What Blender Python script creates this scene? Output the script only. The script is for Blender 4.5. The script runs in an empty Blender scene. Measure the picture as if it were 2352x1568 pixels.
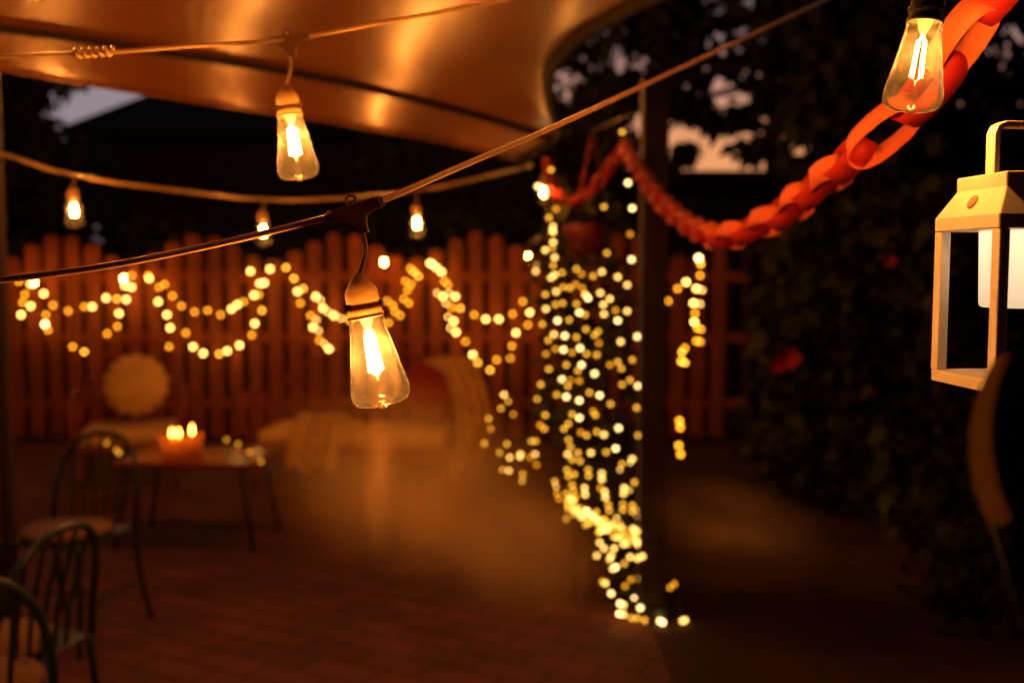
import bpy, math, random
from mathutils import Vector, Matrix, Quaternion
PI = math.pi
R = math.radians
random.seed(11)
C = bpy.context.scene.collection
scene = bpy.context.scene

# ------------------------------------------------------------------ camera
CAM_Z, PITCH, FPX = 1.6, 4.35, 2287.0
cd = bpy.data.cameras.new("camera"); cam = bpy.data.objects.new("camera", cd); C.objects.link(cam)
cam.location = (0, 0, CAM_Z); cam.rotation_euler = (R(90 - PITCH), 0, 0)
cd.lens = 35.0; cd.sensor_width = 36.0; cd.clip_start = 0.02; cd.clip_end = 500
cd.dof.use_dof = True; cd.dof.focus_distance = 1.16; cd.dof.aperture_fstop = 2.7
cd.dof.aperture_blades = 0; cd.dof.aperture_rotation = 0; cd.dof.aperture_ratio = 1.0
scene.camera = cam

# ------------------------------------------------------------------ world: last light of dusk, peach at the horizon, mauve above
w = bpy.data.worlds.new("World"); scene.world = w; w.use_nodes = True
nt = w.node_tree; nd = nt.nodes; lk = nt.links
nd.clear()
out = nd.new('ShaderNodeOutputWorld'); bg = nd.new('ShaderNodeBackground'); bg.inputs[1].default_value = 0.85
tc = nd.new('ShaderNodeTexCoord'); sep = nd.new('ShaderNodeSeparateXYZ')
lk.new(tc.outputs['Generated'], sep.inputs[0])
rmp = nd.new('ShaderNodeValToRGB'); cr = rmp.color_ramp
cr.elements[0].position = 0.0; cr.elements[0].color = (0.90, 0.33, 0.13, 1)
cr.elements[1].position = 1.0; cr.elements[1].color = (0.010, 0.009, 0.014, 1)
for p, c in ((0.11, (1.05, 0.42, 0.17, 1)), (0.165, (0.66, 0.32, 0.22, 1)), (0.22, (0.30, 0.20, 0.20, 1)), (0.28, (0.12, 0.09, 0.115, 1)), (0.45, (0.06, 0.05, 0.07, 1))):
    e = cr.elements.new(p); e.color = c
lk.new(sep.outputs['Z'], rmp.inputs[0])
# the afterglow sits ahead; the sky behind is already night
mr = nd.new('ShaderNodeMapRange'); mr.inputs[1].default_value = -0.2; mr.inputs[2].default_value = 0.8; mr.inputs[3].default_value = 0.015; mr.inputs[4].default_value = 1.0
lk.new(sep.outputs['Y'], mr.inputs[0])
mul = nd.new('ShaderNodeMixRGB'); mul.blend_type = 'MULTIPLY'; mul.inputs[0].default_value = 1
lk.new(mr.outputs[0], mul.inputs[2])
# away from the afterglow, to the left, the same sky is a cool mauve
rm2 = nd.new('ShaderNodeValToRGB'); c2_ = rm2.color_ramp
c2_.elements[0].position = 0.0; c2_.elements[0].color = (0.34, 0.25, 0.28, 1); c2_.elements[1].position = 1.0; c2_.elements[1].color = (0.010, 0.009, 0.014, 1)
for p, c in ((0.20, (0.36, 0.29, 0.33, 1)), (0.32, (0.12, 0.10, 0.13, 1)), (0.5, (0.03, 0.027, 0.04, 1))):
    e = c2_.elements.new(p); e.color = c
lk.new(sep.outputs['Z'], rm2.inputs[0])
m3 = nd.new('ShaderNodeMapRange'); m3.interpolation_type = 'SMOOTHSTEP'; m3.inputs[1].default_value = -0.30; m3.inputs[2].default_value = 0.05; lk.new(sep.outputs['X'], m3.inputs[0])
mix2 = nd.new('ShaderNodeMixRGB'); lk.new(m3.outputs[0], mix2.inputs[0]); lk.new(rm2.outputs[0], mix2.inputs[1]); lk.new(rmp.outputs[0], mix2.inputs[2])
lk.new(mix2.outputs[0], mul.inputs[1])
lk.new(mul.outputs[0], bg.inputs[0]); lk.new(bg.outputs[0], out.inputs[0])

scene.view_settings.view_transform = 'Standard'; scene.view_settings.look = 'None'
scene.view_settings.exposure = 0.0; scene.view_settings.gamma = 1.0
scene.cycles.use_denoising = True
scene.cycles.use_adaptive_sampling = False
scene.cycles.caustics_reflective = False; scene.cycles.caustics_refractive = False
scene.cycles.max_bounces = 6; scene.cycles.transparent_max_bounces = 16
scene.cycles.sample_clamp_indirect = 3.0

# ------------------------------------------------------------------ helpers
_fw = Vector((0, math.cos(R(PITCH)), -math.sin(R(PITCH)))); _up = Vector((0, math.sin(R(PITCH)), math.cos(R(PITCH))))
def P(px, py, Y):
    """point at forward distance Y seen at (px,py) of the 2352-wide photograph"""
    d = Vector(((px - 1176) / FPX, 0, 0)) + _fw + _up * ((784 - py) / FPX)
    return Vector((0, 0, CAM_Z)) + d * (Y / d.y)

class MB:
    def __init__(s): s.v = []; s.f = []; s.sm = []
    def add(s, vs, fs, smooth=False):
        o = len(s.v); s.v += [tuple(v) for v in vs]
        s.f += [tuple(i + o for i in f) for f in fs]; s.sm += [smooth] * len(fs); return s
    def box(s, c, d, rz=0, M=None):
        x, y, z = d[0] / 2, d[1] / 2, d[2] / 2
        vs = [Vector((a * x, b * y, e * z)) for a in (-1, 1) for b in (-1, 1) for e in (-1, 1)]
        m = M if M is not None else Matrix.Rotation(rz, 3, 'Z')
        vs = [m @ v + Vector(c) for v in vs]
        return s.add(vs, [(0, 1, 3, 2), (4, 6, 7, 5), (0, 4, 5, 1), (2, 3, 7, 6), (0, 2, 6, 4), (1, 5, 7, 3)])
    def tube(s, pts, r, n=8, cap=True, closed=False):
        pts = [Vector(p) for p in pts]; N = len(pts)
        rs = r if isinstance(r, (list, tuple)) else [r] * N
        vs = []; prev = None
        for i, p in enumerate(pts):
            if closed: t = pts[(i + 1) % N] - pts[i - 1]
            else: t = pts[min(i + 1, N - 1)] - pts[max(i - 1, 0)]
            t = t.normalized() if t.length > 1e-9 else Vector((0, 0, 1))
            if prev is None: u = t.orthogonal().normalized()
            else:
                u = prev - t * prev.dot(t); u = u.normalized() if u.length > 1e-6 else t.orthogonal().normalized()
            prev = u; w_ = t.cross(u)
            for k in range(n):
                a = 2 * PI * k / n; vs.append(p + (u * math.cos(a) + w_ * math.sin(a)) * rs[i])
        fs = []
        for i in range(N if closed else N - 1):
            j = (i + 1) % N
            for k in range(n):
                l = (k + 1) % n; fs.append((i * n + k, i * n + l, j * n + l, j * n + k))
        if cap and not closed: fs += [tuple(range(n))[::-1], tuple((N - 1) * n + k for k in range(n))]
        return s.add(vs, fs, True)
    def lathe(s, prof, n=24, M=None, cap=False):
        vs = []; N = len(prof)
        for (r, z) in prof:
            for k in range(n):
                a = 2 * PI * k / n; v = Vector((r * math.cos(a), r * math.sin(a), z)); vs.append(M @ v if M is not None else v)
        fs = [(i * n + k, i * n + (k + 1) % n, (i + 1) * n + (k + 1) % n, (i + 1) * n + k) for i in range(N - 1) for k in range(n)]
        if cap: fs += [tuple(range(n))[::-1], tuple((N - 1) * n + k for k in range(n))]
        return s.add(vs, fs, True)
    def grid(s, fn, nu, nv, smooth=True):
        vs = [fn(i / nu, j / nv) for i in range(nu + 1) for j in range(nv + 1)]
        fs = [(i * (nv + 1) + j, (i + 1) * (nv + 1) + j, (i + 1) * (nv + 1) + j + 1, i * (nv + 1) + j + 1) for i in range(nu) for j in range(nv)]
        return s.add(vs, fs, smooth)
    def prism(s, poly, h, M):
        n = len(poly)
        vs = [M @ Vector((x, y, -h / 2)) for x, y in poly] + [M @ Vector((x, y, h / 2)) for x, y in poly]
        fs = [tuple(range(n))[::-1], tuple(range(n, 2 * n))] + [(i, (i + 1) % n, n + (i + 1) % n, n + i) for i in range(n)]
        return s.add(vs, fs)
    def mesh(s, name):
        me = bpy.data.meshes.new(name); me.from_pydata(s.v, [], s.f); me.update()
        me.polygons.foreach_set('use_smooth', s.sm); return me
    def build(s, name, mat, parent=None, bevel=0):
        o = bpy.data.objects.new(name, s.mesh(name)); C.objects.link(o)
        if mat: o.data.materials.append(mat)
        if parent is not None: o.parent = parent
        if bevel:
            m = o.modifiers.new('bevel', 'BEVEL'); m.width = bevel; m.segments = 2; m.limit_method = 'ANGLE'
        return o

def thing(name, label, cat, loc=(0, 0, 0), rz=0, group=None):
    o = bpy.data.objects.new(name, None); C.objects.link(o); o.empty_display_size = 0.1
    o.location = loc; o.rotation_euler = (0, 0, rz); return tag(o, label, cat, group)
def tag(o, label, cat, group=None):
    o['label'] = label; o['category'] = cat
    if group: o['group'] = group
    return o
def kind(o, k): o['kind'] = k; return o
def copy_tree(o, parent=None):
    c = o.copy(); C.objects.link(c); c.parent = parent
    for ch in list(o.children): copy_tree(ch, c)
    return c
def smooth_path(pts, k=8):
    pts = [Vector(p) for p in pts]; res = []
    for i in range(len(pts) - 1):
        p0 = pts[max(i - 1, 0)]; p1 = pts[i]; p2 = pts[i + 1]; p3 = pts[min(i + 2, len(pts) - 1)]
        for j in range(k):
            t = j / k
            res.append(0.5 * ((2 * p1) + (p2 - p0) * t + (2 * p0 - 5 * p1 + 4 * p2 - p3) * t * t + (-p0 + 3 * p1 - 3 * p2 + p3) * t ** 3))
    res.append(pts[-1]); return res

# ------------------------------------------------------------------ materials
def mat(name, col, rough=0.6, noise=0.25, scale=8, bump=0.0, metal=0.0, spec=0.5, stretch=(1, 1, 1), bscale=None, sheen=0, col2=None, trans=0):
    m = bpy.data.materials.new(name); m.use_nodes = True; n = m.node_tree.nodes; l = m.node_tree.links
    b = n['Principled BSDF']; b.inputs['Roughness'].default_value = rough; b.inputs['Metallic'].default_value = metal
    b.inputs['Specular IOR Level'].default_value = spec
    if sheen: b.inputs['Sheen Weight'].default_value = sheen
    t = n.new('ShaderNodeTexCoord'); mp = n.new('ShaderNodeMapping'); mp.inputs['Scale'].default_value = stretch
    l.new(t.outputs['Object'], mp.inputs[0])
    nz = n.new('ShaderNodeTexNoise'); nz.inputs['Scale'].default_value = scale; nz.inputs['Detail'].default_value = 6
    l.new(mp.outputs[0], nz.inputs[0])
    rp = n.new('ShaderNodeValToRGB'); c2 = col2 or tuple(c * (1 - noise) for c in col)
    rp.color_ramp.elements[0].position = 0.35; rp.color_ramp.elements[1].position = 0.68
    rp.color_ramp.elements[0].color = (*c2, 1); rp.color_ramp.elements[1].color = (*[min(1, c * (1 + noise * 0.4)) for c in col], 1)
    l.new(nz.outputs['Fac'], rp.inputs[0]); l.new(rp.outputs[0], b.inputs['Base Color'])
    if bump:
        nb = n.new('ShaderNodeTexNoise'); nb.inputs['Scale'].default_value = bscale or scale * 4; nb.inputs['Detail'].default_value = 4
        l.new(mp.outputs[0], nb.inputs[0])
        bp = n.new('ShaderNodeBump'); bp.inputs['Strength'].default_value = bump; bp.inputs['Distance'].default_value = 0.02
        l.new(nb.outputs['Fac'], bp.inputs['Height']); l.new(bp.outputs[0], b.inputs['Normal'])
    return m
def emit(name, col, strength):
    m = bpy.data.materials.new(name); m.use_nodes = True; n = m.node_tree.nodes; n.clear()
    e = n.new('ShaderNodeEmission'); e.inputs[0].default_value = (*col, 1); e.inputs[1].default_value = strength
    o = n.new('ShaderNodeOutputMaterial'); m.node_tree.links.new(e.outputs[0], o.inputs[0]); return m

def glow_glass():  # translucent share imitates the glow inside the lit bulb
    m = bpy.data.materials.new('bulb_glass'); m.use_nodes = True; n = m.node_tree.nodes; l = m.node_tree.links; n.clear()
    o = n.new('ShaderNodeOutputMaterial'); tr = n.new('ShaderNodeBsdfTransparent'); tr.inputs[0].default_value = (1.0, 0.965, 0.91, 1)
    gl = n.new('ShaderNodeBsdfGlossy'); gl.inputs['Roughness'].default_value = 0.03; gl.inputs[0].default_value = (1, 1, 1, 1)
    fr = n.new('ShaderNodeLayerWeight'); fr.inputs[0].default_value = 0.16
    mx = n.new('ShaderNodeMixShader'); l.new(fr.outputs['Fresnel'], mx.inputs[0]); l.new(tr.outputs[0], mx.inputs[1]); l.new(gl.outputs[0], mx.inputs[2])
    df = n.new('ShaderNodeBsdfTranslucent'); df.inputs[0].default_value = (0.9, 0.85, 0.78, 1)
    d2 = n.new('ShaderNodeMixShader')
    t = n.new('ShaderNodeTexCoord'); nz = n.new('ShaderNodeTexNoise'); nz.inputs['Scale'].default_value = 60; nz.inputs['Detail'].default_value = 5
    nz.inputs['Roughness'].default_value = 0.75
    l.new(t.outputs['Object'], nz.inputs[0])
    rp = n.new('ShaderNodeMapRange'); rp.inputs[1].default_value = 0.4; rp.inputs[2].default_value = 0.85; rp.inputs[3].default_value = 0.004; rp.inputs[4].default_value = 0.028
    l.new(nz.outputs['Fac'], rp.inputs[0])
    # bright glow along the glass rim, put into the shader where seen edge-on
    fc = n.new('ShaderNodeMath'); fc.operation = 'POWER'; l.new(fr.outputs['Facing'], fc.inputs[0]); fc.inputs[1].default_value = 7
    fm = n.new('ShaderNodeMath'); fm.operation = 'MULTIPLY_ADD'; l.new(fc.outputs[0], fm.inputs[0]); fm.inputs[1].default_value = 0.45; l.new(rp.outputs[0], fm.inputs[2])
    l.new(fm.outputs[0], d2.inputs[0]); l.new(mx.outputs[0], d2.inputs[1]); l.new(df.outputs[0], d2.inputs[2])
    l.new(d2.outputs[0], o.inputs[0]); return m

M = {}
M['glass'] = glow_glass()
M['cable'] = mat('cable_rubber', (0.62, 0.38, 0.17), 0.38, 0.2, 30)
M['cable_dark'] = mat('cable_black_rubber', (0.03, 0.03, 0.03), 0.45)
M['socket'] = mat('socket_plastic', (0.60, 0.42, 0.22), 0.5, 0.15, 40, 0.05)
M['socket_dark'] = mat('socket_black_plastic', (0.006, 0.006, 0.006), 0.6)
def translucent_socket():
    m = mat('socket_translucent_plastic', (0.24, 0.13, 0.06), 0.5, 0.15, 40, 0.05); n = m.node_tree.nodes; l = m.node_tree.links
    b = n['Principled BSDF']; o = n['Material Output']; t = n.new('ShaderNodeBsdfTranslucent'); t.inputs[0].default_value = (0.8, 0.45, 0.15, 1)
    x = n.new('ShaderNodeMixShader'); x.inputs[0].default_value = 0.10; l.new(b.outputs[0], x.inputs[1]); l.new(t.outputs[0], x.inputs[2]); l.new(x.outputs[0], o.inputs[0]); return m
M['socket'] = translucent_socket()
M['clear'] = mat('stem_glass', (0.7, 0.6, 0.5), 0.15)
HOT = (1.0, 0.34, 0.05)
M['fil'] = emit('filament_glow', HOT, 2000)
M['fil_r'] = emit('bright_filament_glow', HOT, 1300)
M['fil_mid'] = emit('mid_filament_glow', HOT, 950)
M['fil_added'] = emit('added_filament_glow', HOT, 7500)  # for the added, unseen string over the seats
M['fil_far'] = emit('far_filament_glow', HOT, 600)
M['flame'] = emit('flame_glow', (1.0, 0.38, 0.05), 26)
M['wire'] = mat('fairy_wire', (0.03, 0.05, 0.025), 0.5)
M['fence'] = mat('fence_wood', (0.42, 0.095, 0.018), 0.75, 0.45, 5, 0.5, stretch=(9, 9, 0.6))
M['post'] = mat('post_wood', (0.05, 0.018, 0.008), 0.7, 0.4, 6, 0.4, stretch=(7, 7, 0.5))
M['shaded_backboard'] = mat('shaded_back_board_wood', (0.07, 0.014, 0.005), 0.85, 0.4, 5, 0.4, stretch=(9, 9, 0.6))  # fence wood made darker, shade between pickets put into the colour
M['sail'] = mat('canopy_fabric', (0.50, 0.17, 0.02), 0.36, 0.16, 3, 0.2, spec=0.6, bscale=36, metal=0.15)
M['sail'].node_tree.nodes['Principled BSDF'].inputs['Coat Weight'].default_value = 0.75
M['sail'].node_tree.nodes['Principled BSDF'].inputs['Coat Roughness'].default_value = 0.25
M['seam'] = mat('canopy_seam_tape', (0.03, 0.014, 0.008), 0.7)
M['red'] = mat('red_paper', (0.52, 0.012, 0.008), 0.7, 0.1, 20)
M['orange'] = mat('orange_paper', (0.80, 0.15, 0.045), 0.7, 0.1, 20)
M['lantern'] = mat('lantern_metal', (0.80, 0.74, 0.66), 0.42, 0.08, 20)
M['lantern_btn'] = mat('button_metal', (0.34, 0.24, 0.14), 0.4)
M['green'] = mat('green_metal', (0.018, 0.035, 0.018), 0.35, 0.3, 20)
M['cream'] = mat('cream_cloth', (0.84, 0.50, 0.17), 0.9, 0.15, 8, 0.3, bscale=120)
M['pinkcush'] = mat('seat_pad_cloth', (0.26, 0.13, 0.06), 0.9, 0.2, 8)
M['rattan'] = mat('red_rattan', (0.33, 0.05, 0.025), 0.5, 0.3, 30)
M['throw'] = mat('throw_cloth', (0.68, 0.36, 0.09), 0.95, 0.25, 14, 0.4, bscale=90)
M['stripe'] = mat('stripe_cloth', (0.16, 0.05, 0.02), 0.9)
M['redcloth'] = mat('red_cushion_cloth', (0.30, 0.02, 0.012), 0.9, 0.2, 10)
M['table'] = mat('table_lacquer', (0.30, 0.06, 0.02), 0.15, 0.2, 3)
M['iron'] = mat('iron_black', (0.02, 0.017, 0.014), 0.45)
M['wax'] = mat('candle_wax', (0.8, 0.55, 0.3), 0.5)
M['pot'] = mat('red_pot', (0.17, 0.004, 0.006), 0.6, 0.15, 8)
M['bark'] = mat('bark', (0.05, 0.035, 0.022), 0.9, 0.4, 8, 0.6)
M['leaf'] = mat('leaf_dark', (0.04, 0.045, 0.014), 0.8, 0.6, 1.2)
M['leaf2'] = mat('leaf_olive', (0.042, 0.040, 0.011), 0.75, 0.5, 2)
M['leafbig'] = mat('leaf_broad', (0.38, 0.17, 0.035), 0.5, 0.4, 20)
def backlit_leaf():
    m = mat('leaf_backlit', (0.14, 0.06, 0.015), 0.5, 0.4, 20); n = m.node_tree.nodes; l = m.node_tree.links
    b = n['Principled BSDF']; o = n['Material Output']; t = n.new('ShaderNodeBsdfTranslucent'); t.inputs[0].default_value = (0.75, 0.40, 0.08, 1)
    x = n.new('ShaderNodeMixShader'); x.inputs[0].default_value = 0.06; l.new(b.outputs[0], x.inputs[1]); l.new(t.outputs[0], x.inputs[2]); l.new(x.outputs[0], o.inputs[0]); return m
M['leafback'] = backlit_leaf()
M['flower'] = mat('petal_red', (0.6, 0.02, 0.02), 0.6)
M['housewall'] = mat('house_wall', (0.06, 0.05, 0.045), 0.9)
M['roof'] = mat('house_roof', (0.03, 0.027, 0.027), 0.9, 0.3, 4, 0.4)
M['tablecloth'] = mat('dining_top', (0.25, 0.11, 0.06), 0.4)

# amber tinted tea light glass
mg = bpy.data.materials.new('amber_glass'); mg.use_nodes = True; n = mg.node_tree.nodes; l = mg.node_tree.links; n.clear()
o_ = n.new('ShaderNodeOutputMaterial'); a1 = n.new('ShaderNodeBsdfTransparent'); a1.inputs[0].default_value = (1, 0.55, 0.2, 1)
a2 = n.new('ShaderNodeBsdfTranslucent'); a2.inputs[0].default_value = (0.9, 0.3, 0.06, 1); a3 = n.new('ShaderNodeMixShader'); a3.inputs[0].default_value = 0.45
l.new(a1.outputs[0], a3.inputs[1]); l.new(a2.outputs[0], a3.inputs[2]); l.new(a3.outputs[0], o_.inputs[0]); M['amber'] = mg

# lit lantern shade: glowing opal, the lamp sits high inside it
ml = bpy.data.materials.new('opal_shade'); ml.use_nodes = True; n = ml.node_tree.nodes; l = ml.node_tree.links; n.clear()
o_ = n.new('ShaderNodeOutputMaterial'); e_ = n.new('ShaderNodeEmission'); e_.inputs[0].default_value = (1.0, 0.68, 0.38, 1)
t_ = n.new('ShaderNodeTexCoord'); s_ = n.new('ShaderNodeSeparateXYZ'); l.new(t_.outputs['Generated'], s_.inputs[0])
r_ = n.new('ShaderNodeMapRange'); r_.inputs[1].default_value = 0.0; r_.inputs[2].default_value = 0.95; r_.inputs[3].default_value = 0.85; r_.inputs[4].default_value = 1.6
l.new(s_.outputs['Z'], r_.inputs[0]); l.new(r_.outputs[0], e_.inputs[1]); l.new(e_.outputs[0], o_.inputs[0]); M['opal'] = ml

# brick paving
mp_ = bpy.data.materials.new('brick_paving'); mp_.use_nodes = True; n = mp_.node_tree.nodes; l = mp_.node_tree.links
b = n['Principled BSDF']; b.inputs['Roughness'].default_value = 0.8
t = n.new('ShaderNodeTexCoord'); mm = n.new('ShaderNodeMapping'); mm.inputs['Rotation'].default_value = (0, 0, R(28)); l.new(t.outputs['Object'], mm.inputs[0])
br = n.new('ShaderNodeTexBrick'); br.inputs['Scale'].default_value = 1.0; br.inputs['Brick Width'].default_value = 0.30; br.inputs['Row Height'].default_value = 0.15
br.inputs['Mortar Size'].default_value = 0.008; br.inputs['Color1'].default_value = (0.27, 0.066, 0.022, 1); br.inputs['Color2'].default_value = (0.17, 0.042, 0.015, 1); br.inputs['Mortar'].default_value = (0.07, 0.022, 0.012, 1)
l.new(mm.outputs[0], br.inputs[0]); nz = n.new('ShaderNodeTexNoise'); nz.inputs['Scale'].default_value = 3; l.new(t.outputs['Object'], nz.inputs[0])
mx = n.new('ShaderNodeMixRGB'); mx.blend_type = 'MULTIPLY'; mx.inputs[0].default_value = 0.7; l.new(br.outputs[0], mx.inputs[1]); l.new(nz.outputs['Fac'], mx.inputs[2]); l.new(mx.outputs[0], b.inputs['Base Color'])
bp = n.new('ShaderNodeBump'); bp.inputs['Strength'].default_value = 0.5; bp.inputs['Distance'].default_value = 0.01; l.new(br.outputs['Fac'], bp.inputs['Height']); bp.invert = True; l.new(bp.outputs[0], b.inputs['Normal'])
M['paving'] = mp_
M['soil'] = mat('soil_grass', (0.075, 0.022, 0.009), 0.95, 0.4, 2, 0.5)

# ------------------------------------------------------------------ the setting
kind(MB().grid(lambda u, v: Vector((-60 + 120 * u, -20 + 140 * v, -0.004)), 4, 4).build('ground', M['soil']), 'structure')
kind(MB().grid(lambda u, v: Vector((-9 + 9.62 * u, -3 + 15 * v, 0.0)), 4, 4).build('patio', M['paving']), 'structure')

# fence: pickets with scalloped tops in front of two rails; one thing
FY = 9.0
fence = thing('picket_fence', 'tall scalloped timber fence glowing red brown behind the seats', 'fence', (0, FY, 0))
def top_z(x):
    px = x / FY * FPX + 1176
    k = 0.5 - 0.5 * math.cos((px - 305) / 318 * 2 * PI)
    py = 600 - 8 * (px / 1200) - 60 * k
    return P(px, py, FY).z
rnd = random.Random(3)
x = -5.6; pk = []; i = 0
boards = MB(); rails = MB(); backs = MB()
while x < 2.0:
    wdt = rnd.uniform(.110, .132); h = top_z(x) + rnd.uniform(-.008, .008)
    y = rnd.uniform(-.004, .004); lean = rnd.uniform(-.006, .006)
    pts = [(-wdt / 2, 0.04), (wdt / 2, 0.04), (wdt / 2 + lean, h - 0.03), (wdt / 2 - 0.025 + lean, h), (-wdt / 2 + 0.025 + lean, h), (-wdt / 2 + lean, h - 0.03)]
    m4 = Matrix.Translation((x, y, 0)) @ Matrix.Rotation(PI / 2, 4, 'X')
    bo = MB().prism(pts, 0.019, m4)
    if len(pk) < 60: pk.append(bo.build('picket', M['fence'], fence))
    x += 0.182; i += 1
for z in (0.35, 0.95, 1.5): MB().box((-1.8, 0.035, z), (7.9, 0.04, 0.09)).build('rail', M['fence'], fence)
x = -5.5
for k in range(44):   # boards behind the gaps, board on board, gap shade in their colour
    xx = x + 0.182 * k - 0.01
    MB().box((xx, 0.075, (top_z(xx) - .045) / 2 + .01), (0.10, 0.018, top_z(xx) - .065)).build('back_board', M['shaded_backboard'], fence)

# patio posts
def post(px, Y, w_, top, label, name='wooden_post'):
    p = P(px, 800, Y); t = thing(name, label, 'post', (p.x, Y, 0))
    MB().box((0, 0, top / 2), (w_, w_, top)).build('shaft', M['post'], t, bevel=0.006)
    MB().box((0, 0, 0.03), (w_ + .04, w_ + .04, 0.06)).build('foot', M['iron'], t, bevel=.004)
    return t
post(1498, 4.46, 0.115, 2.42, 'square dark timber post standing right of the light curtain')
post(4, 4.1, 0.05, 2.65, 'slim brown post at the far left edge')

# neighbour's house behind
hs = thing('house', 'dark neighbouring house with a sloping roof behind the fence', 'house', (0, 15, 0))
MB().box((-2.8, 3.4, 1.79), (7.0, 6, 3.58)).build('wall', M['housewall'], hs)
e1 = P(175, 300, 15); e2 = P(1330, 385, 15); r1 = P(470, 160, 18.4); r2 = P(1100, 160, 18.4)
zz = 2.45
def rf():
    a = Vector((-6.5, -0.5, 3.58)); b_ = Vector((0.9, -0.5, 3.58)); c = Vector((-1.6, 3.4, 5.1)); d = Vector((-5.55, 3.4, 5.1))
    a2 = Vector((-6.5, 7.0, a.z)); b2 = Vector((0.9, 7.0, a.z)); dn = Vector((0, 0, -0.12))
    vs = [a, b_, c, d, a2, b2] + [v + dn for v in (a, b_, b2, a2)]
    return MB().add(vs, [(0, 1, 2, 3), (0, 3, 4), (1, 5, 2), (3, 2, 5, 4), (0, 6, 7, 1), (1, 7, 8, 5), (5, 8, 9, 4), (4, 9, 6, 0), (6, 9, 8, 7)])
rf().build('roof', M['roof'], hs)
hr = thing('shed', 'low dark outbuilding roof above the hedge under the peach sky', 'shed', (6.5, 13, 0))
ez = P(1650, 402, 13).z
MB().box((0, 2.2, (ez - .2) / 2), (9.6, 4, ez - .2)).build('wall', M['housewall'], hr)
MB().prism([(-0.6, ez - .22), (-0.6, ez), (2.2, ez + .12), (5.0, ez), (5.0, ez - .22)], 10.4, Matrix.Rotation(PI / 2, 4, 'Z') @ Matrix.Rotation(PI / 2, 4, 'X')).build('roof', M['roof'], hr)

# ------------------------------------------------------------------ foliage
def leaf_mb(clumps, rs, per, size, droop=0.5, asp=0.3):
    """clumps: (x,y,z,radius); long leaves, each folded along its middle"""
    mb = MB()
    for (cx, cy, cz, cr_) in clumps:
        for _ in range(int(per * (0.6 + 0.8 * rs.random()))):
            v = Vector((rs.gauss(0, 1), rs.gauss(0, 1), rs.gauss(0, 1))); v = v.normalized() * (cr_ * rs.random() ** 0.45)
            p = Vector((cx, cy, cz)) + v
            d = Vector((rs.uniform(-1, 1), rs.uniform(-1, 1), rs.uniform(-1, 0.5) - droop)).normalized()
            s_ = d.cross(Vector((rs.uniform(-1, 1), rs.uniform(-1, 1), rs.uniform(-1, 1)))).normalized()
            L = size * rs.uniform(0.6, 1.3); W = L * asp
            up = d.cross(s_) * (W * 0.3)
            mb.add([p, p + d * L * .45 + s_ * W + up, p + d * L, p + d * L * .45 - s_ * W + up], [(0, 1, 2), (0, 2, 3)], True)
    return mb
def limbs(base, tips, r0, rs, fk=.45):
    mb = MB(); base = Vector(base); fork = base + Vector((0, 0, (tips[0][2] - base.z) * fk))
    mb.tube(smooth_path([base, base.lerp(fork, .5) + Vector((.05, .03, 0)), fork], 4), [r0 * (1 - .035 * k) for k in range(9)], 10)
    for t_ in tips:
        t_ = Vector(t_[:3]); mid = fork.lerp(t_, .5) + Vector((rs.uniform(-.3, .3), rs.uniform(-.3, .3), rs.uniform(0, .4)))
        pth = smooth_path([fork, mid, t_], 5); mb.tube(pth, [r0 * .6 * (1 - .8 * k / len(pth)) for k in range(len(pth))], 6)
    return mb
def in_gap(px, py, gaps, pad=0):
    return any((abs(px - gx) < gw + pad and abs(py - gy) < gh + pad) for gx, gy, gw, gh in gaps)
def tree(name, label, base, px0, px1, py0, py1, Y, dY, n, cr_, per, size, seed, gaps=(), matl='leaf', group=None, dens=None, pad=60, fk=.45, sprigs=()):
    rs = random.Random(seed); cl = []
    tries = 0
    while len(cl) < n and tries < n * 20:
        tries += 1
        px = rs.uniform(px0, px1); py = rs.uniform(py0, py1)
        ex = (px - (px0 + px1) / 2) / ((px1 - px0) / 2); ey = (py - (py0 + py1) / 2) / ((py1 - py0) / 2)
        if ex * ex + ey * ey > 1.15: continue
        if in_gap(px, py, gaps, pad): continue
        if dens and rs.random() > dens(px, py): continue
        y = Y + rs.uniform(-dY, dY); p = P(px, py, y)
        cl.append((p.x, y, p.z, cr_ * rs.uniform(.6, 1.3)))
    for sx, sy, sr in sprigs:
        p = P(sx, sy, Y); cl.append((p.x, Y, p.z, sr))
    t = thing(name, label, 'tree', (base[0], base[1], 0), group=group)
    off = Vector((base[0], base[1], 0))
    cl = [(c[0] - off.x, c[1] - off.y, c[2], c[3]) for c in cl]
    limbs((0, 0, 0), rs.sample(cl, min(12, len(cl))), 0.16, rs, fk).build('trunk', M['bark'], t)
    leaf_mb(cl, rs, per, size).build('crown', M[matl], t)
    return t
gaps = [(1612, 320, 105, 82), (1840, 385, 80, 22)]
tree('tree', 'big drooping tree with sky gaps above the garden wall', (4.9, 10.2), 1255, 2250, -190, 385, 9.8, 1.2, 150, .36, 50, .22, 5, gaps,
     sprigs=[(1578, 338, .07), (1640, 262, .10), (1705, 250, .12), (1560, 232, .2), (1610, 225, .2), (1745, 325, .16), (1792, 352, .10), (1842, 372, .08), (1890, 352, .14), (1530, 375, .05)],
     dens=lambda px, py: (0.36 if py < 215 and px < 1800 else 0.9) * (0.25 if px > 1850 and py > 330 else 1), fk=.85, pad=36)
tree('tree', 'tall dark tree behind the white lantern', (7.2, 11.5), 1950, 2700, -160, 560, 11.4, 1.4, 210, .55, 60, .24, 6,
     [(2330, 60, 75, 60), (2235, 185, 45, 40)], matl='leaf')
tree('tree', 'dark tree rising above the fence behind the canopy edge', (1.0, 12.5), 880, 1440, 250, 560, 12.3, .8, 130, .5, 60, .24, 7, [(1600, 330, 75, 90)])
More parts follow.
